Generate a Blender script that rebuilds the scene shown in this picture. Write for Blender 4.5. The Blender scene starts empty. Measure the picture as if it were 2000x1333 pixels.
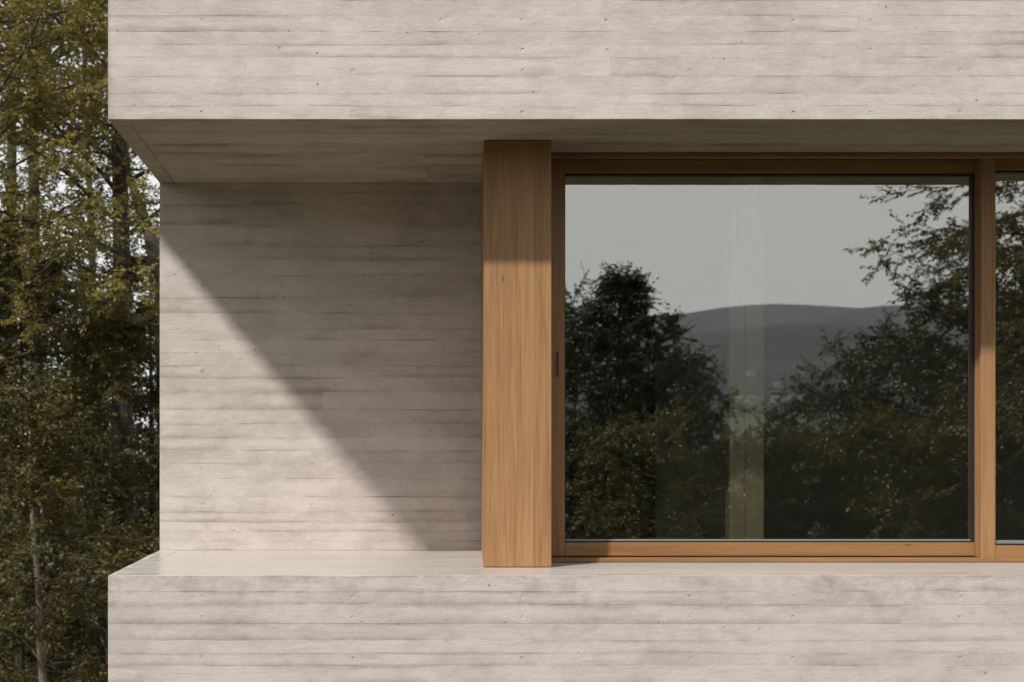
import bpy, math, random
import numpy as np
from mathutils import Vector, geometry

R = math.radians
SC = bpy.context.scene
COL = SC.collection

# ------------------------------------------------------------------ camera, sky, sun, exposure
CZ = 6.0            # eye height
U = 0.0027          # metres per photo pixel on the front plane
D = 8.0             # distance camera - front plane of the house
cam = bpy.data.cameras.new('camera'); camo = bpy.data.objects.new('camera', cam); COL.objects.link(camo)
camo.location = (0, 0, CZ); camo.rotation_euler = (R(90), 0, 0)
cam.sensor_width = 36; cam.lens = 36 * D / (2000 * U)
cam.shift_x = 274 / 2000; cam.shift_y = 203.5 / 2000
cam.clip_start = 0.1; cam.clip_end = 20000
SC.camera = camo
cam.dof.use_dof = True; cam.dof.focus_distance = 8.6; cam.dof.aperture_fstop = 3.2

SUN_TRAVEL = Vector((1.76, 1.95, -2.48)).normalized()
to_sun = -SUN_TRAVEL
sun = bpy.data.lights.new('sun', 'SUN'); suno = bpy.data.objects.new('sun', sun); COL.objects.link(suno)
sun.energy = 4.6; sun.angle = R(2.0); sun.color = (1.0, 0.95, 0.895)
suno.rotation_euler = SUN_TRAVEL.to_track_quat('-Z', 'Y').to_euler()
suno.location = (-20, -20, 30)

VEIL = 9.8
world = bpy.data.worlds.new('World'); SC.world = world; world.use_nodes = True
wn = world.node_tree; wn.nodes.clear()
wo = wn.nodes.new('ShaderNodeOutputWorld'); wb = wn.nodes.new('ShaderNodeBackground')
sky = wn.nodes.new('ShaderNodeTexSky'); sky.sky_type = 'NISHITA'; sky.sun_disc = False
sky.sun_elevation = math.asin(to_sun.z); sky.sun_rotation = math.atan2(to_sun.x, to_sun.y) % (2 * math.pi)
sky.air_density = 1.0; sky.dust_density = 1.0; sky.ozone_density = 1.0
# a thin, even veil of high cloud over the whole sky
tc = wn.nodes.new('ShaderNodeTexCoord'); mp = wn.nodes.new('ShaderNodeMapping'); mp.inputs['Scale'].default_value = (1.2, 1.2, 4.0)
cl = wn.nodes.new('ShaderNodeTexNoise'); cl.inputs['Scale'].default_value = 1.6; cl.inputs['Detail'].default_value = 5
wn.links.new(tc.outputs['Generated'], mp.inputs[0]); wn.links.new(mp.outputs[0], cl.inputs[0])
cr = wn.nodes.new('ShaderNodeMapRange'); cr.inputs[3].default_value = 0.78; cr.inputs[4].default_value = 0.94
wn.links.new(cl.outputs[0], cr.inputs[0])
mxs = wn.nodes.new('ShaderNodeMix'); mxs.data_type = 'RGBA'
wn.links.new(cr.outputs[0], mxs.inputs[0]); wn.links.new(sky.outputs[0], mxs.inputs[6])
sz_ = wn.nodes.new('ShaderNodeSeparateXYZ'); wn.links.new(tc.outputs['Generated'], sz_.inputs[0])
gr = wn.nodes.new('ShaderNodeMapRange'); gr.inputs[1].default_value = 0.0; gr.inputs[2].default_value = 0.55
gr.inputs[3].default_value = 1.14; gr.inputs[4].default_value = 0.94
wn.links.new(sz_.outputs['Z'], gr.inputs[0])
vm_ = wn.nodes.new('ShaderNodeVectorMath'); vm_.operation = 'SCALE'; vm_.inputs[0].default_value = (VEIL * 1.0, VEIL * .975, VEIL * .94)
wn.links.new(gr.outputs[0], vm_.inputs['Scale']); wn.links.new(vm_.outputs[0], mxs.inputs[7])
wn.links.new(mxs.outputs[2], wb.inputs[0])
wb.inputs[1].default_value = 0.10
wn.links.new(wb.outputs[0], wo.inputs[0])
SC.view_settings.view_transform = 'Standard'; SC.view_settings.look = 'None'
SC.view_settings.gamma = 1.0; SC.view_settings.exposure = -0.03
SC.view_settings.use_curve_mapping = False
SC.cycles.caustics_reflective = False; SC.cycles.caustics_refractive = False
SC.cycles.max_bounces = 7; SC.cycles.diffuse_bounces = 4; SC.cycles.transparent_max_bounces = 16
SC.cycles.volume_bounces = 1

def PX(x, y, Y):
    """photo pixel on the plane at distance Y -> X, Z"""
    return (x - 726) * U * Y / D, CZ + (870 - y) * U * Y / D

# ------------------------------------------------------------------ object helpers
WO = {}
def empty(name, loc, label=None, cat=None, group=None, parent=None):
    o = bpy.data.objects.new(name, None); COL.objects.link(o)
    o.empty_display_size = 0.3
    base = WO[parent.name] if parent else Vector((0, 0, 0))
    o.location = Vector(loc) - base; WO[o.name] = Vector(loc)
    if parent: o.parent = parent
    tag(o, label, cat, group)
    return o
def tag(o, label=None, cat=None, group=None, kind=None):
    if label: o['label'] = label
    if cat: o['category'] = cat
    if group: o['group'] = group
    if kind: o['kind'] = kind
    return o
def mobj(name, verts, faces, mat, parent=None, origin=None, smooth=False):
    """one mesh object from WORLD coordinates; origin at its base centre unless given"""
    v = np.asarray(verts, dtype=np.float32)
    if origin is None:
        lo = v.min(0); hi = v.max(0)
        origin = Vector(((lo[0] + hi[0]) / 2, (lo[1] + hi[1]) / 2, lo[2]))
    origin = Vector(origin)
    me = bpy.data.meshes.new(name)
    me.from_pydata((v - np.array(origin, dtype=np.float32)).tolist(), [], [list(map(int, f)) for f in faces])
    me.materials.append(mat)
    if smooth: me.polygons.foreach_set('use_smooth', [True] * len(me.polygons))
    me.update()
    o = bpy.data.objects.new(name, me); COL.objects.link(o)
    base = WO[parent.name] if parent else Vector((0, 0, 0))
    o.location = origin - base; WO[o.name] = origin
    if parent: o.parent = parent
    return o
def quadmesh(name, V, F4, mat, parent=None, origin=(0, 0, 0), smooth=False):
    """fast builder: V (n,3) world, F4 (m,k) ints"""
    V = np.asarray(V, dtype=np.float32) - np.array(origin, dtype=np.float32)
    F4 = np.asarray(F4, dtype=np.int32); m, k = F4.shape
    me = bpy.data.meshes.new(name)
    me.vertices.add(len(V)); me.vertices.foreach_set('co', V.ravel())
    me.loops.add(m * k); me.loops.foreach_set('vertex_index', F4.ravel())
    me.polygons.add(m); me.polygons.foreach_set('loop_start', np.arange(0, m * k, k, dtype=np.int32))
    me.polygons.foreach_set('loop_total', np.full(m, k, dtype=np.int32))
    if smooth: me.polygons.foreach_set('use_smooth', np.ones(m, dtype=bool))
    me.materials.append(mat)
    me.update(calc_edges=True)
    o = bpy.data.objects.new(name, me); COL.objects.link(o)
    base = WO[parent.name] if parent else Vector((0, 0, 0))
    o.location = Vector(origin) - base; WO[o.name] = Vector(origin)
    if parent: o.parent = parent
    return o
def bevbox(name, x0, x1, y0, y1, z0, z1, mat, parent=None, b=0.0025):
    """box with chamfered edges"""
    b = min(b, (x1 - x0) * .3, (y1 - y0) * .3, (z1 - z0) * .3)
    V = []; idx = {}
    for i, X in enumerate((x0, x1)):
        for j, Y in enumerate((y0, y1)):
            for k, Z in enumerate((z0, z1)):
                sx, sy, sz = (1, -1)[i], (1, -1)[j], (1, -1)[k]
                for a, p in enumerate(((X, Y + sy * b, Z + sz * b), (X + sx * b, Y, Z + sz * b), (X + sx * b, Y + sy * b, Z))):
                    idx[i, j, k, a] = len(V); V.append(p)
    F = []
    for i in (0, 1):
        q = [idx[i, 0, 0, 0], idx[i, 1, 0, 0], idx[i, 1, 1, 0], idx[i, 0, 1, 0]]; F.append(q if i else q[::-1])
        q = [idx[0, i, 0, 1], idx[1, i, 0, 1], idx[1, i, 1, 1], idx[0, i, 1, 1]]; F.append(q[::-1] if i else q)
        q = [idx[0, 0, i, 2], idx[1, 0, i, 2], idx[1, 1, i, 2], idx[0, 1, i, 2]]; F.append(q if i else q[::-1])
    c = Vector(((x0 + x1) / 2, (y0 + y1) / 2, (z0 + z1) / 2))
    ex = []
    for j in (0, 1):
        for k in (0, 1):
            ex.append([idx[0, j, k, 1], idx[1, j, k, 1], idx[1, j, k, 2], idx[0, j, k, 2]])
            ex.append([idx[j, 0, k, 0], idx[j, 1, k, 0], idx[j, 1, k, 2], idx[j, 0, k, 2]])
            ex.append([idx[j, k, 0, 0], idx[j, k, 1, 0], idx[j, k, 1, 1], idx[j, k, 0, 1]])
    for i in (0, 1):
        for j in (0, 1):
            for k in (0, 1): ex.append([idx[i, j, k, 0], idx[i, j, k, 1], idx[i, j, k, 2]])
    for f in ex:
        p = [Vector(V[t]) for t in f]; n = (p[1] - p[0]).cross(p[2] - p[0]); m = sum(p, Vector()) / len(p)
        F.append(f if n.dot(m - c) > 0 else f[::-1])
    return mobj(name, V, F, mat, parent)

# ------------------------------------------------------------------ material helpers
class NT:
    def __init__(s, name):
        s.m = bpy.data.materials.new(name); s.m.use_nodes = True
        s.t = s.m.node_tree; s.t.nodes.clear()
    def n(s, typ, props=None, **ins):
        nd = s.t.nodes.new(typ)
        for k, v in (props or {}).items(): setattr(nd, k, v)
        for k, v in ins.items():
            key = int(k[1:]) if k[0] == 'i' and k[1:].isdigit() else k.replace('_', ' ')
            s.set(nd.inputs[key], v)
        return nd
    def set(s, sock, v):
        if isinstance(v, bpy.types.NodeSocket): s.t.links.new(v, sock)
        elif isinstance(v, (tuple, list)) and sock.type == 'RGBA' and len(v) == 3: sock.default_value = (*v, 1)
        else: sock.default_value = v
    def math(s, op, a, b=0.0, c=None, clamp=False):
        nd = s.n('ShaderNodeMath', {'operation': op, 'use_clamp': clamp}, i0=a, i1=b)
        if c is not None: s.set(nd.inputs[2], c)
        return nd.outputs[0]
    def pos(s): return s.n('ShaderNodeNewGeometry').outputs['Position']
    def scaled(s, vec, sc, off=(0, 0, 0)):
        return s.n('ShaderNodeMapping', None, Vector=vec, Scale=sc, Location=off).outputs[0]
    def noise(s, vec, scale=1, detail=4, rough=.55, dist=0.0):
        return s.n('ShaderNodeTexNoise', None, Vector=vec, Scale=scale, Detail=detail, Roughness=rough, Distortion=dist).outputs[0]
    def ramp(s, v, a, b, lo=0.0, hi=1.0):
        return s.n('ShaderNodeMapRange', {'interpolation_type': 'SMOOTHSTEP'}, i0=v, i1=a, i2=b, i3=lo, i4=hi).outputs[0]
    def mix(s, f, a, b, mode='MIX'):
        nd = s.n('ShaderNodeMix', {'data_type': 'RGBA', 'blend_type': mode})
        s.set(nd.inputs[0], f); s.set(nd.inputs[6], a); s.set(nd.inputs[7], b)
        return nd.outputs[2]
    def out(s, shader, vol=False):
        o = s.n('ShaderNodeOutputMaterial'); s.t.links.new(shader, o.inputs['Volume' if vol else 'Surface']); return s.m

def concrete(name, light, dark, axis='z', rough=.85, seam=1.0, top_stain=None, pit=1.0, bump=1.0, coat=False, var=1.0):
    g = NT(name); p = g.pos(); rnd = g.n('ShaderNodeObjectInfo').outputs['Random']
    gen = g.n('ShaderNodeTexCoord').outputs['Generated']
    sg = g.n('ShaderNodeSeparateXYZ', None, Vector=gen)
    w = sg.outputs['Z' if axis == 'z' else 'Y']
    offv = g.n('ShaderNodeCombineXYZ', None, X=g.math('MULTIPLY', rnd, 37.0), Y=g.math('MULTIPLY', rnd, 11.0), Z=g.math('MULTIPLY', rnd, 23.0)).outputs[0]
    q = g.n('ShaderNodeVectorMath', {'operation': 'ADD'}, i0=p, i1=offv).outputs[0]
    grain = g.noise(g.scaled(q, (3.2, 44, 44)), 1, 4, .70, .9)
    blot = g.noise(g.scaled(p, (1.5, 3.0, 3.0)), 1.6, 4, .62, .3)
    speck = g.noise(g.scaled(p, (100, 150, 150)), 1, 2, .6)
    mott = g.noise(g.scaled(p, (9, 14, 14)), 1, 6, .74, .6)
    smear = g.ramp(g.noise(g.scaled(q, (0.42, 8, 8)), 1, 5, .66, .4), .50, .80)
    # dark cement smears that hug the joints between the boards, here and there
    edge = g.math('MINIMUM', w, g.math('MULTIPLY', g.math('SUBTRACT', 1.0, w), 1.6))
    wob = g.noise(g.scaled(q, (1.8, 1, 1)), 1, 5, .68)
    lim0 = g.math('MULTIPLY', g.math('POWER', wob, 2.0), 1.35)
    e2 = g.ramp(edge, g.math('MULTIPLY', lim0, .12), g.math('MULTIPLY', lim0, 1.25), 1.0, 0.0)
    here = g.ramp(g.noise(g.scaled(q, (.9, .1, .1)), 1, 3, .6), .45, .66)
    seamf = g.math('MULTIPLY', g.math('MULTIPLY', e2, here), .47 * seam)
    thin = g.math('MULTIPLY', g.ramp(edge, .0, .045, 1, 0), g.ramp(wob, .42, .62))
    f = g.math('MULTIPLY_ADD', g.math('SUBTRACT', grain, .5), .24 * var, .20)
    f = g.math('MULTIPLY_ADD', g.math('SUBTRACT', blot, .5), 1.25 * var, f)
    f = g.math('MULTIPLY_ADD', g.math('SUBTRACT', mott, .5), 1.0 * var, f)
    f = g.math('MULTIPLY_ADD', g.math('SUBTRACT', speck, .5), .42 * var, f)
    f = g.math('MULTIPLY_ADD', smear, .24 * var, f)
    f = g.math('MULTIPLY_ADD', g.math('SUBTRACT', rnd, .5), .24 * var, f)
    f = g.math('ADD', f, seamf)
    f = g.math('MULTIPLY_ADD', thin, .13 * seam, f)
    if top_stain:    # damp grey patches and runs below a weathered top edge (z of the edge, reach)
        z0, reach = top_stain
        sz = g.n('ShaderNodeSeparateXYZ', None, Vector=p).outputs['Z']
        runs = g.noise(g.scaled(p, (3.2, 1, 1.6)), 1, 5, .72, .35)
        lim = g.math('MULTIPLY', g.ramp(runs, .34, .70), reach)
        near = g.ramp(g.math('SUBTRACT', z0, sz), 0.0, lim, 1.0, 0.0)
        f = g.math('MULTIPLY_ADD', g.math('MULTIPLY', near, g.ramp(mott, .34, .60)), .24, f)
    f = g.math('ADD', f, 0.0, clamp=True)
    col = g.mix(f, light, dark)
    # blow holes
    vor = g.n('ShaderNodeTexVoronoi', {'feature': 'F1'}, Vector=p, Scale=21.0, Randomness=1.0)
    vr = g.n('ShaderNodeSeparateColor', None, Color=vor.outputs['Color'])
    keep = g.math('GREATER_THAN', g.math('MULTIPLY_ADD', g.ramp(edge, .03, .16, 1, 0), .26, vr.outputs[0]), .92)
    size = g.math('MULTIPLY_ADD', g.math('POWER', vr.outputs[1], 2.0), .10, .045)
    holes = g.math('MULTIPLY', g.math('MULTIPLY', g.math('LESS_THAN', vor.outputs['Distance'], size), keep), pit)
    col = g.mix(g.math('MULTIPLY', holes, .52), col, (.085, .07, .056))
    # imprints of knots in the formwork boards
    kv = g.n('ShaderNodeTexVoronoi', {'feature': 'F1'}, Vector=g.scaled(q, (1.5, 4.0, 4.0)), Scale=1.0, Randomness=1.0)
    kr = g.n('ShaderNodeSeparateColor', None, Color=kv.outputs['Color'])
    kd = g.math('MULTIPLY_ADD', g.math('SUBTRACT', mott, .5), .10, kv.outputs['Distance'])
    knot = g.math('MULTIPLY', g.ramp(kd, .035, .075, 1, 0), g.math('GREATER_THAN', kr.outputs[0], .62))
    col = g.mix(g.math('MULTIPLY', g.math('MULTIPLY', knot, g.ramp(speck, .3, .6)), .5 * pit), col, dark)
    h = g.math('MULTIPLY_ADD', grain, .55, g.math('MULTIPLY', mott, 1.25))
    h = g.math('MULTIPLY_ADD', speck, .30, h)
    h = g.math('MULTIPLY_ADD', holes, -.9, h)
    h = g.math('MULTIPLY_ADD', knot, .35, h)
    bm = g.n('ShaderNodeBump', None, Strength=.62 * bump, Distance=.0045, Height=h)
    b = g.n('ShaderNodeBsdfPrincipled', None, Base_Color=col, Normal=bm.outputs[0])
    if coat:
        g.set(b.inputs['Roughness'], g.ramp(blot, .3, .75, rough - .06, rough + .10))
    else:
        b.inputs['Roughness'].default_value = rough
        b.inputs['Specular IOR Level'].default_value = .3
    return g.out(b.outputs[0])

def wood(name, light, dark, axis='z', rough=.5, scale=1.0):
    g = NT(name); p = g.pos(); rnd = g.n('ShaderNodeObjectInfo').outputs['Random']
    offv = g.n('ShaderNodeCombineXYZ', None, X=g.math('MULTIPLY', rnd, 31.0), Y=g.math('MULTIPLY', rnd, 57.0), Z=g.math('MULTIPLY', rnd, 19.0)).outputs[0]
    q = g.n('ShaderNodeVectorMath', {'operation': 'ADD'}, i0=p, i1=offv).outputs[0]
    sc = (38, 38, 1.1) if axis == 'z' else (1.1, 38, 38)
    fine = (260, 260, 5) if axis == 'z' else (5, 260, 260)
    wide = (9, 9, .5) if axis == 'z' else (.5, 9, 9)
    a = g.noise(g.scaled(q, sc), scale, 5, .6, .9)
    bb = g.noise(g.scaled(q, fine), 1, 3, .6, .1)
    c = g.noise(g.scaled(q, wide), 1, 4, .6, .6)
    f = g.math('MULTIPLY_ADD', g.math('SUBTRACT', a, .5), 1.5, .40)
    f = g.math('MULTIPLY_ADD', g.math('SUBTRACT', bb, .5), .95, f)
    f = g.math('MULTIPLY_ADD', g.math('SUBTRACT', c, .5), 1.1, f)
    f = g.math('MULTIPLY_ADD', g.math('SUBTRACT', rnd, .5), .34, f, clamp=True)
    col = g.mix(f, light, dark)
    # small knots and flecks
    vs = (7, 7, 2.0) if axis == 'z' else (2.0, 7, 7)
    vor = g.n('ShaderNodeTexVoronoi', {'feature': 'F1'}, Vector=g.scaled(q, vs), Scale=1.0)
    vr = g.n('ShaderNodeSeparateColor', None, Color=vor.outputs['Color'])
    knot = g.math('MULTIPLY', g.ramp(vor.outputs['Distance'], .02, .065, 1, 0), g.math('GREATER_THAN', vr.outputs[0], .60))
    col = g.mix(g.math('MULTIPLY', knot, .6), col, (dark[0] * .45, dark[1] * .4, dark[2] * .35))
    h = g.math('MULTIPLY_ADD', bb, .6, g.math('MULTIPLY', a, .5))
    bm = g.n('ShaderNodeBump', None, Strength=.35, Distance=.002, Height=h)
    b = g.n('ShaderNodeBsdfPrincipled', None, Base_Color=col, Roughness=rough, Normal=bm.outputs[0])
    b.inputs['Specular IOR Level'].default_value = .35
    return g.out(b.outputs[0])

def plain(name, col, rough=.6, metal=0.0, var=.25, scale=30):
    g = NT(name); p = g.pos()
    f = g.noise(p, scale, 4, .6)
    c = g.mix(f, tuple(x * (1 - var) for x in col), tuple(min(1, x * (1 + var)) for x in col))
    b = g.n('ShaderNodeBsdfPrincipled', None, Base_Color=c, Roughness=rough, Metallic=metal)
    return g.out(b.outputs[0])

def leafmat(name, cols, trans=.35, rough=.45):
    g = NT(name); geo = g.n('ShaderNodeNewGeometry'); rnd = geo.outputs['Random Per Island']
    ramp = g.t.nodes.new('ShaderNodeValToRGB'); g.t.links.new(rnd, ramp.inputs[0])
    el = ramp.color_ramp.elements
    while len(el) < len(cols): el.new(.5)
    for i, c in enumerate(cols):
        el[i].position = i / (len(cols) - 1); el[i].color = (*c, 1)
    big = g.noise(geo.outputs['Position'], .9, 3, .6)
    col = g.mix(g.ramp(big, .35, .68), ramp.outputs[0], g.mix(1.0, ramp.outputs[0], (1.14, 1.02, .80), 'MULTIPLY'))
    b = g.n('ShaderNodeBsdfPrincipled', None, Base_Color=col, Roughness=rough)
    b.inputs['Specular IOR Level'].default_value = .45
    t = g.n('ShaderNodeBsdfTranslucent', None, Color=g.mix(1.0, col, (1.5, 1.45, .6), 'MULTIPLY'))
    mx = g.n('ShaderNodeMixShader', None, i0=trans, i1=b.outputs[0], i2=t.outputs[0])
    return g.out(mx.outputs[0])

def barkmat(name, a, b_):
    g = NT(name); p = g.pos()
    n1 = g.noise(g.scaled(p, (14, 14, 3)), 1, 5, .65, .5); n2 = g.noise(p, 4, 4, .6)
    f = g.math('MULTIPLY_ADD', n2, .6, g.math('MULTIPLY', n1, .5))
    col = g.mix(g.ramp(f, .35, .75), a, b_)
    bm = g.n('ShaderNodeBump', None, Strength=.8, Distance=.02, Height=n1)
    b = g.n('ShaderNodeBsdfPrincipled', None, Base_Color=col, Roughness=.9, Normal=bm.outputs[0])
    return g.out(b.outputs[0])

ZS = CZ + 637 * U          # soffit level (underside of the upper storey)
ZL = CZ - 255 * U          # level of the ledge
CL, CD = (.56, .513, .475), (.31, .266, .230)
M = {}
M['conc'] = concrete('board_marked_concrete', CL, CD)
M['conc_par'] = concrete('weathered_board_marked_concrete', (.54, .494, .456), (.30, .258, .222), top_stain=(ZL, .42))
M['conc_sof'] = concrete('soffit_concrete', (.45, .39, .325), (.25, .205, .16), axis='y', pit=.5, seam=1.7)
M['conc_ledge'] = concrete('smooth_ledge_concrete', (.54, .505, .468), (.39, .355, .32), axis='y', rough=.27, seam=.35, pit=.0, bump=.03, coat=True, var=.42)
M['core'] = plain('raw_concrete', (.36, .32, .275), .9)
M['wood_v'] = wood('oak_upright', (.415, .236, .108), (.20, .098, .040), 'z')
M['wood_frame_v'] = wood('oiled_oak_upright', (.365, .206, .094), (.20, .098, .040), 'z', .42)
M['wood_frame_h'] = wood('oiled_oak_rail', (.325, .172, .072), (.175, .08, .030), 'x', .42)
M['gasket'] = plain('black_rubber', (.012, .012, .013), .5)
M['alu'] = plain('anodised_spacer', (.20, .245, .225), .4, .2, .08)
M['bronze'] = plain('dark_bronze', (.06, .042, .03), .38, .7)
M['plaster'] = plain('interior_plaster', (.45, .43, .39), .9, 0, .08, 3)
M['dark_lin'] = plain('dark_curtain', (.035, .034, .032), .95, 0, .2, 10)
M['int_floor'] = wood('interior_floor_oak', (.20, .13, .075), (.10, .06, .03), 'x', .5)
M['int_wood'] = wood('interior_oak_post', (.72, .62, .47), (.52, .42, .29), 'z', .6)

def glassmat():
    g = NT('coated_window_glass')
    lw = g.n('ShaderNodeLayerWeight', None, Blend=.25)
    fac = g.math('MULTIPLY_ADD', lw.outputs['Fresnel'], .35, .43)
    t = g.n('ShaderNodeBsdfTransparent', None, Color=(.83, .86, .80))
    bmp = g.n('ShaderNodeBump', None, Strength=1.0, Distance=.00010, Height=g.noise(g.pos(), 1.7, 1, .4))
    r = g.n('ShaderNodeBsdfGlossy', None, Color=(.975, .965, .92), Roughness=.0, Normal=bmp.outputs[0])
    mx = g.n('ShaderNodeMixShader', None, i0=fac, i1=t.outputs[0], i2=r.outputs[0])
    return g.out(mx.outputs[0])
M['glass'] = glassmat()
def glassback():
    g = NT('clear_glass_back')
    t = g.n('ShaderNodeBsdfTransparent', None, Color=(.90, .92, .88))
    r = g.n('ShaderNodeBsdfGlossy', None, Color=(.9, .95, .92), Roughness=.0)
    mx = g.n('ShaderNodeMixShader', None, i0=.05, i1=t.outputs[0], i2=r.outputs[0])
    return g.out(mx.outputs[0])
M['glass_back'] = glassback()

# ------------------------------------------------------------------ the concrete house
rng = random.Random(7)
XL = -515 * U               # left end of the house
XR = 7.2                    # right end, out of view
Y0 = D                      # front plane
YP = 8.545                   # front of the timber pillar
YF = 8.90                   # front of the window frame
YW = D / .804               # recessed wall
ROOF = ZS + 3.2
house = empty('concrete_house', ((XL + XR) / 2, 12, 0),
              'board marked concrete house with a recessed timber framed window', 'house')

def board(name, u0, u1, v0, v1, mapf, mat, parent, proud=0.0, holes=(), thick=.03, cham=.002, jit=.0013, flip=False):
    """one board imprint: chamfered slab with slightly wandering edges and drilled tie holes.
       mapf(u, v, w): w is the height out of the surface"""
    n = max(2, int((u1 - u0) / .14))
    us = [u0 + (u1 - u0) * i / n for i in range(n + 1)]
    lo = [(u, v0 + rng.uniform(-jit, jit) * (0 < i < n)) for i, u in enumerate(us)]
    hi = [(u, v1 + rng.uniform(-jit, jit) * (0 < i < n)) for i, u in enumerate(us)]
    outer = lo + hi[::-1]; m = len(outer)
    cs = [cham * rng.uniform(.5, 1.6) for _ in range(m)]
    inner = []
    for i, (u, v) in enumerate(outer):
        c = cs[i]
        uu = min(max(u, u0 + c), u1 - c); vv = v + (c if i < n + 1 else -c)
        inner.append((uu, vv))
    V = [mapf(u, v, -thick) for u, v in outer] + [mapf(u, v, proud - cham) for u, v in outer]
    F = []
    for i in range(m):
        j = (i + 1) % m; F.append([i, j, m + j, m + i])
    pts = list(inner); ed = [(i, (i + 1) % m) for i in range(m)]; rings = []
    for (hu, hv, hr, hd) in holes:
        k = 12; b0 = len(pts)
        for t in range(k):
            a = 2 * math.pi * t / k; pts.append((hu + hr * math.cos(a) * rng.uniform(.93, 1.07), hv + hr * math.sin(a) * rng.uniform(.93, 1.07)))
        ed += [(b0 + t, b0 + (t + 1) % k) for t in range(k)]; rings.append((b0, k, hu, hv, hr, hd))
    base = len(V)
    if holes:
        r = geometry.delaunay_2d_cdt([Vector(p) for p in pts], ed, [], 1, 1e-6)
        cv, cf = r[0], r[2]
        V += [mapf(p.x, p.y, proud) for p in cv]
        for f in cf:
            cx = sum(cv[i].x for i in f) / len(f); cy = sum(cv[i].y for i in f) / len(f)
            if any((cx - q[2]) ** 2 + (cy - q[3]) ** 2 < (q[4] * .9) ** 2 for q in rings): continue
            F.append([base + i for i in f])
        look = {}
        for i, p in enumerate(cv): look[(round(p.x, 5), round(p.y, 5))] = base + i
        ring_in = [look[(round(p[0], 5), round(p[1], 5))] if (round(p[0], 5), round(p[1], 5)) in look else None for p in inner]
        if None in ring_in:
            ring_in = []
            for p in inner:
                k = min(range(len(cv)), key=lambda i: (cv[i].x - p[0]) ** 2 + (cv[i].y - p[1]) ** 2); ring_in.append(base + k)
        for (b0, k, hu, hv, hr, hd) in rings:
            top = []
            for t in range(k):
                p = pts[b0 + t]; i = min(range(len(cv)), key=lambda i: (cv[i].x - p[0]) ** 2 + (cv[i].y - p[1]) ** 2); top.append(base + i)
            s = len(V)
            for t in range(k):
                p = pts[b0 + t]; V.append(mapf(hu + (p[0] - hu) * .86, hv + (p[1] - hv) * .86, proud - hd))
            V.append(mapf(hu, hv, proud - hd * .85))
            for t in range(k):
                t2 = (t + 1) % k
                F.append([top[t2], top[t], s + t, s + t2]); F.append([s + t2, s + t, s + k])
    else:
        V += [mapf(u, v, proud) for u, v in inner]
        ring_in = [base + i for i in range(m)]
        # front as strips so that long boards shade cleanly
        for i in range(n): F.append([base + i, base + i + 1, base + m - 2 - i, base + m - 1 - i])
    for i in range(m):
        j = (i + 1) % m; F.append([m + i, m + j, ring_in[j], ring_in[i]])
    if flip: F = [f[::-1] for f in F]
    return mobj(name, V, F, mat, parent)

def courses(parent, edges, u0, u1, mapf, mat, joints=2, holecols=(), holerows=(), proud=.0006, skip=.0, flip=False, minlen=1.3, cham=.0005):
    """edges: ascending list of board edges (world v). Each board runs u0..u1 with a few butt joints"""
    for a, b in zip(edges[:-1], edges[1:]):
        cuts = [u0]
        for _ in range(joints):
            if rng.random() < .42: continue
            c = rng.uniform(u0, u1)
            if min(abs(c - k) for k in cuts) > minlen and u1 - c > minlen * .6: cuts.append(c)
        cuts = sorted(cuts) + [u1]
        for s, e in zip(cuts[:-1], cuts[1:]):
            hs_ = []
            for hc in holecols:
                for hr in holerows:
                    if a + .016 < hr < b - .016 and s + .05 < hc < e - .05 and rng.random() > skip:
                        hs_.append((hc + rng.uniform(-.004, .004), hr + rng.uniform(-.003, .003), rng.uniform(.0095, .0125), rng.choice((.0014, .0018, .002, .0025, .003, .0045))))
            board('board_course', s + .0002, e - .0002, a, b, mapf, mat, parent, rng.uniform(-proud, proud), hs_, flip=flip, cham=cham * rng.uniform(.5, 1.5))

def zf(y, Y): return CZ + (870 - y) * U * Y / D
def xf(x, Y): return (x - 726) * U * Y / D

fro = lambda u, v, w: (u, Y0 - w, v)
# upper storey front
up = empty('upper_wall', ((XL + XR) / 2, Y0, ZS), parent=house)
ed = [zf(y, Y0) for y in (233, 207, 183, 149, 112, 87, 62, 30, 1)]
while ed[-1] < ROOF - .1: ed.append(ed[-1] + rng.choice((.07, .085, .10)))
ed[-1] = ROOF
cols_up = [xf(x, Y0) for x in (395, 545, 690, 860, 1020, 1185, 1348, 1550, 1700, 1875)] + [xf(2030, Y0), xf(2200, Y0)]
courses(up, ed, XL, XR, fro, M['conc'], 2, cols_up, [zf(y, Y0) for y in (40, 98, 138, 220)], skip=.50)
bevbox('core', XL + .004, XR, Y0 + .03, YW + .6, ZS + .03, ROOF - .02, M['core'], up)
# left end face of the upper storey
endf = lambda u, v, w: (XL - w, u, v)
endw = empty('end_wall', (XL, 12, 0), parent=house)
e2 = [ZS]
while e2[-1] < ROOF - .2: e2.append(e2[-1] + rng.choice((.14, .2, .25)))
e2[-1] = ROOF
courses(endw, e2, Y0 + .004, 16, endf, M['conc'], 1, flip=True)
e3 = [0]
while e3[-1] < ZL - .2: e3.append(e3[-1] + rng.choice((.2, .3)))
e3[-1] = ZL
courses(endw, e3, Y0 + .004, 16, endf, M['conc'], 1, flip=True)
e4 = [ZL]
while e4[-1] < ZS - .2: e4.append(e4[-1] + rng.choice((.14, .2, .25)))
e4[-1] = ZS
courses(endw, e4, YW + .004, 16, endf, M['conc'], 1, flip=True)
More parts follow.
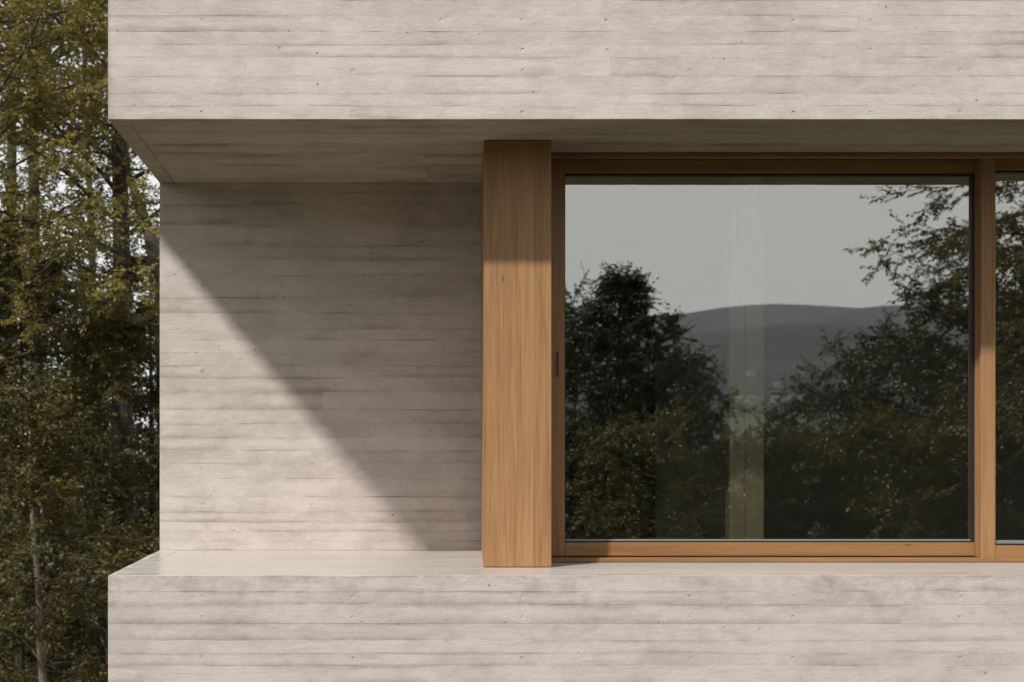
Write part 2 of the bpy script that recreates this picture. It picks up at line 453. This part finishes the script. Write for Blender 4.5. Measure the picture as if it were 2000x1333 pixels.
# recessed wall
XPB = xf(940, YW)          # where the pillar's splayed flank meets it
rec = empty('recess_wall', ((XL + XPB) / 2, YW, ZL), parent=house)
ys = [1075, 1056, 1038, 1020, 1000, 970, 935, 905, 880, 855, 828, 800, 766, 737, 714, 689.5, 664.7, 643, 612, 581, 538.7, 508, 479.5, 439.5, 399.5, 377, 358]
reC = lambda u, v, w: (u, YW - w, v)
ed = [zf(y, YW) for y in ys]; ed[0] = ZL; ed[-1] = ZS
courses(rec, ed, XL, XPB + .3, reC, M['conc'], 1, [xf(x, YW) for x in (396, 610, 817)], [zf(y, YW) for y in (387, 457, 561, 599, 666, 727, 817, 917, 987, 1028)], skip=.3, minlen=.7)
bevbox('core', XL + .004, XPB + .3, YW + .03, YW + .5, ZL + .002, ZS - .002, M['core'], rec)
# parapet below
par = empty('parapet', ((XL + XR) / 2, Y0, 0), parent=house)
ys = [1125, 1155, 1181, 1218, 1251, 1276, 1301, 1334, 1360]
ed = [zf(y, Y0) for y in ys]; ed[0] = ZL
while ed[-1] > .15: ed.append(ed[-1] - rng.choice((.075, .09, .105)))
ed[-1] = -.4; ed = ed[::-1]
courses(par, ed, XL, XR, fro, M['conc_par'], 2, [xf(x, Y0) for x in (395, 690, 1020, 1348, 1550, 1875)] + [xf(2200, Y0)], [zf(y, Y0) for y in (1166, 1206, 1286)], skip=.08)
bevbox('core', XL + .004, XR, Y0 + .03, YW + .5, -.4, ZL - .03, M['core'], par)
# soffit: border strips and boards
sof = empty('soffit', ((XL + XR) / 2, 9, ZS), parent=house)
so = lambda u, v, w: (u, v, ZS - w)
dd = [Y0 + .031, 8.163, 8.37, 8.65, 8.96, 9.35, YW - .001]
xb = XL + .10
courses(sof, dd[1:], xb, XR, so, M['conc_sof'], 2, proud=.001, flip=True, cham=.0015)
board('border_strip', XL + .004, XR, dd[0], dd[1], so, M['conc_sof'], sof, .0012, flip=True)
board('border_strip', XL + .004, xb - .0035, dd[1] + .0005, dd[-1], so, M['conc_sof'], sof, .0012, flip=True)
# ledge
led = empty('ledge', ((XL + XR) / 2, 9, ZL), parent=house)
le = lambda u, v, w: (u, v, ZL + w)
dd = [Y0 + .004, 8.17, 8.62, 9.15, YW - .001]
xb = XL + .12
courses(led, dd[1:], xb, XR, le, M['conc_ledge'], 1, proud=.0006, cham=.0012, minlen=2)
board('border_strip', XL + .004, XR, dd[0], dd[1], le, M['conc_ledge'], led, .0004, cham=.004)
board('border_strip', XL + .004, xb - .001, dd[1] + .0005, dd[-1], le, M['conc_ledge'], led, .0004)
# roof and rear
bevbox('roof_slab', XL + .004, XR, Y0 + .032, 16, ROOF - .018, ROOF + .05, M['core'], house)
bevbox('rear_wall', XL + .01, XR, 15.7, 16, -.4, ROOF - .02, M['core'], house)
bevbox('side_wall', XR - .3, XR - .002, 9.2, 15.7, -.4, ROOF - .02, M['core'], house)

# unseen slab added off the left end to shape the recess wall's diagonal shadow
cz0, cz1 = ZS + 1.21, ZS + 1.36
sh, sv = SUN_TRAVEL.x / SUN_TRAVEL.y, -SUN_TRAVEL.z / SUN_TRAVEL.y
s2 = 1.21 / sv; s1 = (1.21 + .376) / sv
o1 = (XL - sh * s1, YW - s1); o2 = (XL - sh * s2 - .008, Y0 - s2)
k_ = (o1[0] - o2[0]) / (o1[1] - o2[1])
pl = [o2, (XL - .022, Y0 - .01), (XL - .0325, Y0 + .05), (XL - .0325, 9.3), (o1[0] + k_ * (9.3 - o1[1]), 9.3), o1]
n_ = len(pl); V = [(x, y, cz0) for x, y in pl] + [(x, y, cz1) for x, y in pl]
mobj('shadow_slab', V, [list(range(n_))[::-1], list(range(n_, 2 * n_))] + [[i, (i + 1) % n_, n_ + (i + 1) % n_, n_ + i] for i in range(n_)], M['core'], house)

# ------------------------------------------------------------------ timber pillar
pil = empty('timber_pillar', (xf(1011, YP), YP + .3, ZL), parent=house)
xs = [xf(x, YP) for x in (945, 976.5, 1011.5, 1045, 1077)]
for a, b in zip(xs[:-1], xs[1:]):
    bevbox('board', a + .00025, b - .00025, YP + rng.uniform(0, .0012), YP + .03, ZL + .004, ZS - .004, M['wood_v'], pil, .0008)
# splayed flank running back to the recessed wall, three boards
A = Vector((xs[0], YP + .002)); B = Vector((XPB, YW))
for k in range(3):
    p = A.lerp(B, k / 3 + .001); q = A.lerp(B, (k + 1) / 3 - .001); n = Vector((.03, 0))
    V = []
    for z in (ZL + .004, ZS - .004):
        V += [(p.x, p.y + (.0 if k else .03), z), (q.x, q.y, z), (q.x + .03, q.y, z), (p.x + .03, p.y + (.0 if k else .03), z)]
    mobj('flank_board', V, [[3, 2, 1, 0], [4, 5, 6, 7], [0, 1, 5, 4], [1, 2, 6, 5], [2, 3, 7, 6], [3, 0, 4, 7]], M['wood_v'], pil)
bevbox('return_board', xs[4] - .03, xs[4] - .0008, YP + .0312, 9.2, ZL + .004, ZS - .004, M['wood_frame_v'], pil, .0016)

# ------------------------------------------------------------------ sliding window
win = empty('sliding_window', (xf(1500, YF), YF, ZL), parent=house)
XWL = xs[4] + .0006
XWR = 5.6
YB = 8.985                  # face of the rear (left) sash
YA = 8.915                  # face of the front (right) sash
wv, wh = M['wood_frame_v'], M['wood_frame_h']
bevbox('head_rail', XWL, XWR, YF, 9.12, zf(308, YF), ZS - .003, wh, win)
bevbox('sill_rail', XWL, XWR, YF, 9.12, ZL + .002, zf(1090.5, YF), wh, win)
bevbox('jamb', XWL, xf(1071, YF), YF + .02, 9.12, zf(1090, YF) + .001, zf(308, YF) - .001, wv, win)
# rear sash
zt0, zt1 = zf(338, YB), zf(311, YB); zb0, zb1 = zf(1087, YB), zf(1060, YB)
sx0, sx1 = xf(1074, YB), xf(1103, YB)
rx0, rx1 = xf(1904.5, YB), xf(1932, YB)
bevbox('stile', sx0, sx1, YB, YB + .065, zb0, zt1, wv, win, .003)
bevbox('stile', rx0, rx1, YB - .012, YB + .065, zb0 - .004, zt1 + .006, wv, win, .004)
bevbox('top_rail', sx1 + .0004, rx0 - .0004, YB + .001, YB + .064, zt0, zt1 - .0015, wh, win, .003)
bevbox('bottom_rail', sx1 + .0004, rx0 - .0004, YB + .001, YB + .064, zb0 + .0015, zb1, wh, win, .003)
bevbox('gap_shade_strip', XWL + .02, xf(1917, 8.95), 8.945, 8.975, zf(312.5, 8.96), zf(308, YF) + .002, M['gasket'], win, .001)  # added black strip stands in for the shade in the gap below the head
YG = YB + .028
bevbox('gasket', sx1 + .0006, rx0 - .0006, YB + .010, YB + .05, zf(343.5, YB), zt0 - .0004, M['gasket'], win, .001)
bevbox('gasket', rx0 - .0175, rx0 - .0006, YB + .010, YB + .05, zb1 + .0005, zf(343.5, YB) - .0004, M['gasket'], win, .001)
bevbox('gasket', sx1 + .0006, sx1 + .0055, YB + .014, YB + .05, zb1 + .0005, zf(343.5, YB) - .0004, M['gasket'], win, .001)
bevbox('gasket', sx1 + .0062, rx0 - .0180, YB + .010, YB + .05, zb1 + .0005, zf(1057.8, YB), M['gasket'], win, .001)
bevbox('spacer_bar', sx1 + .0062, rx0 - .0180, YB + .019, YB + .046, zf(1057.6, YB), zf(1054.0, YB), M['alu'], win, .001)
def pane(name, x0, x1, y, z0, z1, t=.008):
    V = [(x0, y, z0), (x1, y, z0), (x1, y, z1), (x0, y, z1), (x0, y + t, z0), (x1, y + t, z0), (x1, y + t, z1), (x0, y + t, z1)]
    o = mobj(name, V, [[0, 1, 2, 3], [7, 6, 5, 4], [4, 5, 1, 0], [5, 6, 2, 1], [6, 7, 3, 2], [7, 4, 0, 3]], M['glass'], win)
    o.data.materials.append(M['glass_back'])
    for p in o.data.polygons[1:]: p.material_index = 1
    return o
pane('glass_pane', sx1 + .0058, rx0 - .0178, YG, zf(1053.8, YB), zf(343.6, YB))
# front sash
fx0, fx1 = xf(1917, YA), xf(1945, YA)
gz0, gz1 = zf(1095, YA), zf(303.5, YA)
bevbox('stile', fx0, fx1, YA, YA + .060, gz0, gz1, wv, win, .004)
bevbox('stile', XWR - .1, XWR - .02, YA, YA + .060, gz0, gz1, wv, win, .004)
bevbox('top_rail', fx1 + .0004, XWR - .1004, YA + .001, YA + .06, zf(332, YA), gz1 - .0015, wh, win, .003)
bevbox('bottom_rail', fx1 + .0004, XWR - .1004, YA + .001, YA + .06, gz0 + .0015, zf(1066, YA), wh, win, .003)
bevbox('gasket', fx1 + .0006, XWR - .1006, YA + .01, YA + .05, zf(337, YA), zf(332, YA) - .0004, M['gasket'], win, .001)
bevbox('gasket', fx1 + .0006, XWR - .1006, YA + .01, YA + .05, zf(1066, YA) + .0004, zf(1063, YA), M['gasket'], win, .001)
bevbox('spacer_bar', fx1 + .0006, XWR - .1006, YA + .019, YA + .046, zf(1062.8, YA), zf(1056, YA), M['alu'], win, .001)
pane('glass_pane', fx1 + .0006, XWR - .1006, YA + .028, zf(1055.8, YA), zf(337.2, YA))
# recessed pull handle and small lock bolt
hx = xf(1088.5, YB)
bevbox('handle_plate', hx - .0045, hx + .0055, YB - .003, YB + .002, zf(737, YB), zf(688, YB), M['bronze'], win, .001)
bevbox('handle_grip', hx - .0015, hx + .0030, YB - .010, YB - .0034, zf(733, YB), zf(692, YB), M['bronze'], win, .0015)
bevbox('latch', xf(1910, YB) - .004, xf(1910, YB) + .007, YB - .019, YB - .0125, zf(1084, YB), zf(1076, YB), M['bronze'], win, .001)

# ------------------------------------------------------------------ room behind the glass
room = empty('room', (3, 11, ZL - .5), parent=house)
RZ = ZL - .5
bevbox('floor', .9, XR - .31, 9.13, 13.6, RZ - .1, RZ, M['int_floor'], room)
bevbox('ceiling', .9, XR - .31, 9.125, 13.6, ZS - .0025, ZS + .02, M['int_floor'], room)
bevbox('back_wall', xf(1280, 12.4), XR - .31, 13.3, 13.5, RZ, ZS - .003, M['plaster'], room)
bevbox('dark_partition', .95, xf(1280, 12.4), 12.4, 12.5, RZ, ZS - .003, M['dark_lin'], room)
bevbox('left_wall', .92, .945, 9.21, 13.6, RZ, ZS - .003, M['dark_lin'], room)
px0, px1, pxs = xf(1425, 9.5), xf(1492, 9.5), xf(1456, 9.5)
bevbox('post_board', px0, pxs - .001, 9.5, 9.62, RZ, ZS - .004, M['int_wood'], room)
bevbox('post_board', pxs + .001, px1, 9.5, 9.62, RZ, ZS - .004, M['int_wood'], room)

# ------------------------------------------------------------------ ground and hills
def smooth(a, b, x):
    t = np.clip((x - a) / (b - a), 0, 1); return t * t * (3 - 2 * t)
def wav(x, y, s, seed):
    r = np.random.RandomState(seed); o = np.zeros_like(x)
    for k in range(6):
        a = r.uniform(0, 6.28); f = s * r.uniform(.6, 2.4); o += np.sin((x * math.cos(a) + y * math.sin(a)) * f + r.uniform(0, 6.28)) / (1 + .6 * k)
    return o
def height(x, y):
    r = np.hypot(x, y); front = smooth(.25, -.25, y / (r + 1))       # 1 in the valley direction (behind the camera)
    z = -smooth(25, 300, r) * 24 * 1.0 + wav(x, y, .05, 1) * .25 * smooth(8, 60, r)
    hill = 70 * smooth(700, 1700, r) + 128 * smooth(1600, 2700, r) * (1 + .05 * wav(x, y, .0022, 3)) + 16 * wav(x, y, .006, 5) * smooth(1200, 2200, r)
    dip = -70 * smooth(2800, 3500, r)
    far = 300 * smooth(3300, 4700, r) * (1 + .035 * wav(x, y, .0016, 9))
    z += front * (hill + dip + far)
    z += (1 - front) * (-30 * smooth(200, 1500, r))
    return z
def sheet(name, r0, r1, nr, na, mat):
    rr = r0 * (r1 / r0) ** (np.arange(nr + 1) / nr); aa = np.arange(na) * 2 * math.pi / na
    Rr, Aa = np.meshgrid(rr, aa, indexing='ij'); X = Rr * np.cos(Aa); Y = Rr * np.sin(Aa) + 0
    V = np.stack([X, Y, height(X, Y)], -1).reshape(-1, 3)
    I = np.arange(nr * na).reshape(nr, na); J = np.roll(I, -1, 1)
    F = np.stack([I, I + na, J + na, J], -1).reshape(-1, 4)
    if r0 < 2:
        c = len(V); V = np.vstack([V, [[0, 0, 0]]])
    o = quadmesh(name, V, F, mat, smooth=True); tag(o, kind='structure'); return o
def groundmat():
    g = NT('meadow_ground'); p = g.pos()
    a = g.noise(p, .35, 6, .65); b = g.noise(p, 9, 4, .7)
    c = g.mix(g.ramp(a, .35, .65), (.050, .062, .022), (.105, .098, .045)); c = g.mix(g.ramp(b, .4, .7), c, (.035, .045, .018))
    bm = g.n('ShaderNodeBump', None, Strength=.8, Distance=.05, Height=b)
    return g.out(g.n('ShaderNodeBsdfPrincipled', None, Base_Color=c, Roughness=.95, Normal=bm.outputs[0]).outputs[0])
def hillmat():
    g = NT('wooded_hillside'); p = g.pos()
    a = g.noise(p, .004, 6, .65); b = g.noise(p, .05, 5, .7); d = g.noise(g.scaled(p, (1, 1, 4)), .0022, 4, .5)
    c = g.mix(g.ramp(b, .35, .65), (.008, .013, .010), (.026, .036, .022))
    c = g.mix(g.math('MULTIPLY', g.ramp(a, .57, .62), .7), c, (.075, .078, .045))
    bm = g.n('ShaderNodeBump', None, Strength=1.0, Distance=14.0, Height=b)
    return g.out(g.n('ShaderNodeBsdfPrincipled', None, Base_Color=c, Roughness=1.0, Normal=bm.outputs[0]).outputs[0])
sheet('ground', .5, 620, 60, 160, groundmat())
sheet('hills', 620, 6200, 110, 360, hillmat())

# ------------------------------------------------------------------ trees
LEAF_BACK = leafmat('olive_leaves', [(.080, .080, .036), (.125, .122, .055), (.17, .160, .074), (.21, .186, .092), (.24, .20, .105)], trans=.45)
LEAF_DARK = leafmat('dark_green_leaves', [(.040, .042, .016), (.064, .064, .024), (.090, .086, .034), (.13, .112, .045)], trans=.36)
LEAF_DEEP = leafmat('deep_green_leaves', [(.016, .021, .008), (.026, .032, .011), (.038, .042, .015), (.062, .058, .021)], trans=.22)
LEAF_WARM = leafmat('turning_leaves', [(.105, .104, .047), (.155, .150, .068), (.205, .190, .088), (.245, .215, .108), (.275, .222, .118)], trans=.45)
BARK = barkmat('grey_brown_bark', (.030, .024, .018), (.085, .070, .054))
BARK_PALE = barkmat('pale_bark', (.075, .062, .048), (.19, .165, .135))

def tube(path, radii, k):
    path = np.asarray(path, float); n = len(path)
    T = np.gradient(path, axis=0); T /= np.linalg.norm(T, axis=1)[:, None] + 1e-9
    ref = np.array([0., 0, 1.]) if abs(T[0, 2]) < .8 else np.array([1., 0, 0])
    A = np.cross(T, ref); A /= np.linalg.norm(A, axis=1)[:, None] + 1e-9; B = np.cross(T, A)
    a = np.arange(k) * 2 * math.pi / k
    V = path[:, None] + (np.cos(a)[None, :, None] * A[:, None] + np.sin(a)[None, :, None] * B[:, None]) * np.asarray(radii)[:, None, None]
    I = np.arange((n - 1) * k).reshape(n - 1, k); J = np.roll(I, -1, 1)
    return V.reshape(-1, 3), np.stack([I, J, J + k, I + k], -1).reshape(-1, 4)
class Acc:
    def __init__(s): s.V = []; s.F = []; s.n = 0
    def add(s, vf):
        s.V.append(vf[0]); s.F.append(vf[1] + s.n); s.n += len(vf[0])
    def get(s): return np.vstack(s.V), np.vstack(s.F)

def grow(path0, dirv, length, n, r, up, wob):
    p = [np.array(path0)]; d = np.array(dirv, float)
    for i in range(n):
        d = d + r.normal(0, wob, 3) + np.array([0, 0, up]); d /= np.linalg.norm(d)
        p.append(p[-1] + d * length / n)
    return np.array(p)

def tree(name, base, H, tr, rad, t0, label, cat='tree', leafm=None, bark=None, nprim=44, leaf=.058, seed=1, lean=(0, 0), up=(.5, -.05),
         twigs=5, perleaf=12, trunkpath=None, group=None, clump=.34, bare=.0):
    """rad(t): crown radius at relative height t; t0: where the crown starts"""
    r = np.random.RandomState(seed)
    base = np.array(base, float); n = 14
    if trunkpath is None:
        tt = np.linspace(0, 1, n + 1)
        path = np.stack([base[0] + lean[0] * tt ** 1.3 * H, base[1] + lean[1] * tt ** 1.3 * H, base[2] + tt * H], 1)
        path[1:, :2] += np.cumsum(r.normal(0, .010 * H / n * 1.6, (n, 2)), 0)
    else: path = np.asarray(trunkpath, float); n = len(path) - 1
    rt = tr * (1 - np.linspace(0, 1, n + 1) * .9); rt[0] *= 1.35
    root = empty(name, base, label, cat, group)
    tv, tf = tube(path, rt, 10)
    quadmesh('trunk', tv, tf, bark or BARK, root, base, True)
    limbs = Acc(); S = []; Dv = []; Ln = []
    cum = np.linspace(0, 1, n + 1)
    ga = r.uniform(0, 6.28)
    for i in range(nprim):
        t = t0 + (1 - t0) * ((i + r.uniform(0, 1)) / nprim) ** .9
        t = min(t, .985)
        P = np.array([np.interp(t, cum, path[:, c]) for c in range(3)]); ga += 2.4 + r.normal(0, .35)
        L = max(.25, rad(t) * r.uniform(.72, 1.15)); el = up[0] * r.uniform(.5, 1.4)
        d = np.array([math.cos(ga) * math.cos(el), math.sin(ga) * math.cos(el), math.sin(el)])
        bp = grow(P - d * .02, d, L, 6, r, up[1], .10)
        br = max(.008, np.interp(t, cum, rt) * .34)
        limbs.add(tube(bp, br * (1 - np.linspace(0, .88, 7)), 5))
        ns = max(4, int(L * 3.6))
        for j in range(ns):
            s = .22 + .78 * (j + r.uniform(0, 1)) / ns
            Q = np.array([np.interp(s, np.linspace(0, 1, 7), bp[:, c]) for c in range(3)])
            k = min(5, int(s * 6)); ax = bp[k + 1] - bp[k]; ax /= np.linalg.norm(ax) + 1e-9
            side = np.cross(ax, [0, 0, 1]); side /= np.linalg.norm(side) + 1e-9
            sd = ax * r.uniform(.4, .9) + side * (1 if j % 2 else -1) * r.uniform(.5, 1.0) + np.array([0, 0, r.uniform(-.25, .45)])
            sd /= np.linalg.norm(sd)
            l2 = max(.22, L * .36 * (1.15 - .6 * s) * r.uniform(.6, 1.3))
            sp = grow(Q, sd, l2, 4, r, up[1] * .8, .16)
            limbs.add(tube(sp, max(.004, br * .3) * (1 - np.linspace(0, .8, 5)), 3))
            if r.rand() < bare: continue
            for m in range(twigs):
                s2 = .2 + .8 * (m + r.uniform(0, 1)) / twigs
                W = np.array([np.interp(s2, np.linspace(0, 1, 5), sp[:, c]) for c in range(3)])
                td = (sp[-1] - sp[0]) / (np.linalg.norm(sp[-1] - sp[0]) + 1e-9) * .8 + r.normal(0, .55, 3); td[2] -= .12
                td /= np.linalg.norm(td)
                S.append(W); Dv.append(td); Ln.append(clump * r.uniform(.6, 1.3))
    lv, lf = limbs.get(); tag(quadmesh('branches', lv, lf, BARK, root, base, True), kind='stuff')
    S = np.array(S); Dv = np.array(Dv); Ln = np.array(Ln); N = len(S); K = perleaf
    u = (np.arange(K) + r.rand(N, K)) / K
    pos = S[:, None] + Dv[:, None] * (Ln[:, None] * u)[..., None] + r.normal(0, .012, (N, K, 3))
    side = np.cross(Dv, [0, 0, 1.]); side /= np.linalg.norm(side, axis=1)[:, None] + 1e-9
    sg = np.where(np.arange(K) % 2 == 0, 1., -1.)
    ld = Dv[:, None] * r.uniform(.2, .9, (N, K, 1)) + side[:, None] * (sg[None, :, None] * r.uniform(.5, 1.1, (N, K, 1))) + r.normal(0, .28, (N, K, 3))
    ld[..., 2] -= .18
    ld = ld.reshape(-1, 3); ld /= np.linalg.norm(ld, axis=1)[:, None]
    pos = pos.reshape(-1, 3)
    up_ = np.array([0, 0, 1.]) + r.normal(0, .55, ld.shape)
    wv_ = np.cross(ld, up_); wv_ /= np.linalg.norm(wv_, axis=1)[:, None] + 1e-9
    nn = np.cross(wv_, ld)
    sz = leaf * r.uniform(.55, 1.25, (len(pos), 1)); wd = sz * r.uniform(.22, .34, (len(pos), 1))
    a = pos; tip = pos + ld * sz - nn * sz * .12; mid = pos + ld * sz * .45
    lft = mid + wv_ * wd + nn * wd * .45; rgt = mid - wv_ * wd + nn * wd * .45
    V = np.stack([a, rgt, tip, lft], 1).reshape(-1, 3)
    I = np.arange(len(pos))[:, None] * 4
    F = np.concatenate([I + [[0, 1, 2]], I + [[0, 2, 3]]], 1).reshape(-1, 3)
    tag(quadmesh('crown', V, F, leafm or LEAF_BACK, root, base), kind='stuff')
    return root

def H0(x, y): return float(height(np.array([float(x)]), np.array([float(y)]))[0]) - .08
def gx(px, Y): return (px - 726) * U * Y / D
oval = lambda R_, pk=.45: (lambda t: R_ * max(.12, math.sin(math.pi * min(1, max(0.02, (t - .05) / .97)) ** (math.log(.5) / math.log(pk)))))
cone = lambda R_: (lambda t: R_ * max(.07, (1.02 - t)) ** .8)

def copytree(src, base, rotz, sc, label, name=None, cat=None, group=None):
    r = src.copy(); COL.objects.link(r); r.name = name or src.name
    r.location = base; r.rotation_euler = (0, 0, rotz); r.scale = sc
    tag(r, label, cat, group)
    for ch in list(src.children):
        c = ch.copy(); COL.objects.link(c); c.parent = r
    return r
DENSE = dict(twigs=7, perleaf=23)
def btree(px, Y, name, H, tr, R_, t0, label, **k):
    x = gx(px, Y); kk = dict(DENSE); kk.update(k)
    return tree(name, (x, Y, H0(x, Y)), H, tr, oval(R_), t0, label, **kk)
def bcopy(src, px, Y, rot, sc, label, name):
    x = gx(px, Y); return copytree(src, (x, Y, H0(x, Y)), rot, sc, label, name)
btree(243, 19.0, 'tall_tree', 17.5, .19, 2.5, .40, 'tall dark trunked tree rising beside the left end of the house', seed=11, nprim=58, lean=(-.006, 0), leaf=.058)
broad = btree(-40, 17.5, 'broadleaf_tree', 15.0, .13, 2.9, .44, 'olive leaved tree with a broad sunlit crown at the left picture edge', seed=23, leafm=LEAF_WARM, nprim=96, leaf=.058)
btree(205, 22.0, 'slender_tree', 15.5, .10, 1.7, .50, 'slender thin trunked tree standing behind the tall dark trunk', seed=31, nprim=34, lean=(-.02, 0))
Yp = 20.0
tp = [(gx(330, Yp), Yp, 0), (gx(330, Yp), Yp, 4), (gx(322, Yp), Yp, 7.0), (gx(306, Yp), Yp, zf(520, Yp)), (gx(290, Yp), Yp, zf(450, Yp)), (gx(272, Yp), Yp, zf(400, Yp)), (gx(250, Yp), Yp, zf(340, Yp)), (gx(236, Yp), Yp, zf(220, Yp)), (gx(225, Yp), Yp, 13)]
tree('leaning_tree', (gx(330, Yp), Yp, H0(gx(330, Yp), Yp)), 13, .15, oval(1.6), .72, 'leaning pale trunked tree half hidden by the recess wall', seed=37, nprim=22, bark=BARK_PALE, trunkpath=tp)
btree(120, 15.0, 'young_tree', 6.6, .085, 1.5, .30, 'young tree with a pale bent trunk low at the left edge', seed=41, leafm=LEAF_DARK, bark=BARK_PALE, nprim=40, lean=(-.05, 0), leaf=.055)
under = btree(215, 17.5, 'understorey_tree', 7.4, .09, 2.1, .12, 'low bushy tree just left of the parapet corner', seed=43, leafm=LEAF_DARK, nprim=66, leaf=.058)
bcopy(under, 40, 19.0, 2.1, (1.1, 1.1, 1.12), 'dense dark tree behind the young tree at the left edge', 'dense_tree')
bcopy(under, 300, 21.0, 4.0, (1.15, 1.15, 1.16), 'bushy tree whose top shows beside the recess wall edge', 'bushy_tree')
bcopy(under, 150, 24.0, 5.2, (1.35, 1.35, 1.16), 'dense tree filling the gap low behind the tall trunk', 'far_tree')
bcopy(broad, 20, 28.0, 3.3, (1.15, 1.15, 1.80), 'hazy crown at the top left corner farther behind', 'corner_tree')
bcopy(broad, 70, 24.0, 1.3, (1.1, 1.1, 1.62), 'high crown showing at the top left behind the sunlit crown', 'background_tree')
bcopy(under, -40, 25.0, .9, (1.35, 1.35, 1.30), 'distant dark tree at the very left edge behind the broad crown', 'distant_tree')

# trees on the valley side, seen mirrored in the panes
def mx(px, Lb): return (px - 726) * U * (2 * 9.02 + Lb) / D
def mtree(px, Lb, name, H, tr, rad, t0, label, **k):
    x = mx(px, Lb); kk = dict(DENSE); kk.update(k); z = H0(x, -Lb)
    return tree(name, (x, -Lb, z), H - z, tr, rad, t0, label, **kk)
def mcopy(src, px, Lb, rot, sc, label, name, cat=None):
    x = mx(px, Lb); return copytree(src, (x, -Lb, H0(x, -Lb)), rot, sc, label, name, cat)
def mh(y, Lb): return CZ + (870 - y) * U * (2 * 9.02 + Lb) / D      # world height seen at pixel y
dome = lambda R_: (lambda t: R_ * max(.15, math.sqrt(max(0, 1 - (max(0, t - .55) / .47) ** 2))))
hp = mh(550, 10)
mtree(1212, 10, 'pointed_tree', hp, .13, lambda t: min(2.5, .06 + .86 * ((1 - t) * hp) ** .82), .12, 'pointed dark tree mirrored in the left of the large pane', seed=61, leafm=LEAF_DEEP, nprim=120, up=(.62, -.02), leaf=.066, clump=.30)
mtree(2200, 8, 'spreading_tree', 14.5, .22, oval(4.0, .5), .30, 'tall spreading tree mirrored along the right window post', seed=67, leafm=LEAF_DARK, nprim=104, up=(.26, -.09), leaf=.075, clump=.40)
bush = mtree(1765, 13, 'rounded_tree', mh(690, 13), .12, dome(2.5), .12, 'rounded bushy tree mirrored low right of the interior post', seed=71, leafm=LEAF_DEEP, nprim=96, leaf=.066)
mcopy(bush, 1930, 10, 2.2, (1.1, 1.1, 1.12), 'thick dark tree mirrored beneath the spreading branches', 'thick_tree')
mcopy(bush, 1325, 12, 3.1, (.55, .55, .93), 'leafy tree mirrored against the right flank of the pointed tree', 'leafy_tree')
mcopy(bush, 1125, 13, 5.5, (.62, .62, 1.10), 'dark tree mirrored at the far left edge of the large pane', 'edge_tree')
mcopy(bush, 1612, 14, 4.1, (.72, .72, .90), 'small bushy tree mirrored just right of the interior post', 'small_tree')
shrub = mtree(1255, 6, 'low_shrub', mh(850, 6), .08, dome(1.75), .10, 'low wide shrub mirrored at the bottom left of the pane', cat='shrub', seed=79, leafm=LEAF_DARK, nprim=76, leaf=.06, clump=.28)
mcopy(shrub, 1420, 8, 1.0, (1.0, 1.0, .94), 'shrub mirrored left of the foot of the interior post', 'leafy_shrub')
mcopy(shrub, 1560, 8, 2.6, (1.1, 1.1, .97), 'shrub mirrored right of the foot of the interior post', 'wide_shrub')
mcopy(shrub, 1750, 7, 3.9, (1.2, 1.2, 1.0), 'shrub mirrored low before the rounded bushy tree', 'broad_shrub')
mcopy(shrub, 1950, 7, 5.0, (1.1, 1.1, 1.05), 'shrub mirrored at the bottom of the right window post', 'corner_shrub')

# ------------------------------------------------------------------ far village on the opposite slope
vm = plain('village_wall', (.34, .33, .31), .9, 0, .1, .3); vr_ = plain('village_roof', (.17, .16, .15), .9, 0, .2, .3)
rv = random.Random(5)
def village_house(i, x, y):
    z = H0(x, y); w, d, h = rv.uniform(7, 12), rv.uniform(7, 9), rv.uniform(3, 4.5); a = rv.uniform(-.5, .5)
    o = empty('village_house', (x, y, z), 'small pale village house on the far hillside, mirrored in the glass', 'house', 'village houses across the valley')
    c, s = math.cos(a), math.sin(a)
    def W(p): return (x + p[0] * c - p[1] * s, y + p[0] * s + p[1] * c, z + p[2])
    V = [W((sx * w / 2, sy * d / 2, zz)) for zz in (-3, h) for sx, sy in ((-1, -1), (1, -1), (1, 1), (-1, 1))]
    mobj('wall', V, [[3, 2, 1, 0], [4, 5, 6, 7], [0, 1, 5, 4], [1, 2, 6, 5], [2, 3, 7, 6], [3, 0, 4, 7]], vm, o)
    e = .6; V = [W(p) for p in ((-w / 2 - e, -d / 2 - e, h - .1), (w / 2 + e, -d / 2 - e, h - .1), (w / 2 + e, d / 2 + e, h - .1), (-w / 2 - e, d / 2 + e, h - .1), (-w / 2 - e, 0, h + 3), (w / 2 + e, 0, h + 3))]
    mobj('roof', V, [[0, 1, 5, 4], [2, 3, 4, 5], [0, 4, 3], [1, 2, 5], [3, 2, 1, 0]], vr_, o)
for i in range(30):
    r_ = rv.uniform(1500, 2000); px = rv.uniform(1370, 1600); t = (px - 726) * U / D
    village_house(i, t * r_, -r_)

# ------------------------------------------------------------------ haze over the valley
def haze():
    g = NT('valley_haze')
    v = g.n('ShaderNodeVolumePrincipled', None, Color=(.74, .83, .95), Density=.000065, Anisotropy=.0)
    m = g.out(v.outputs[0], True)
    L = 6600; z0, z1 = -80, 620
    V = [(sx * L, sy * L, z) for z in (z0, z1) for sx, sy in ((-1, -1), (1, -1), (1, 1), (-1, 1))]
    o = mobj('haze', V, [[3, 2, 1, 0], [4, 5, 6, 7], [0, 1, 5, 4], [1, 2, 6, 5], [2, 3, 7, 6], [3, 0, 4, 7]], m)
    tag(o, 'thin pale haze hanging over the valley', 'haze', kind='stuff')
haze()
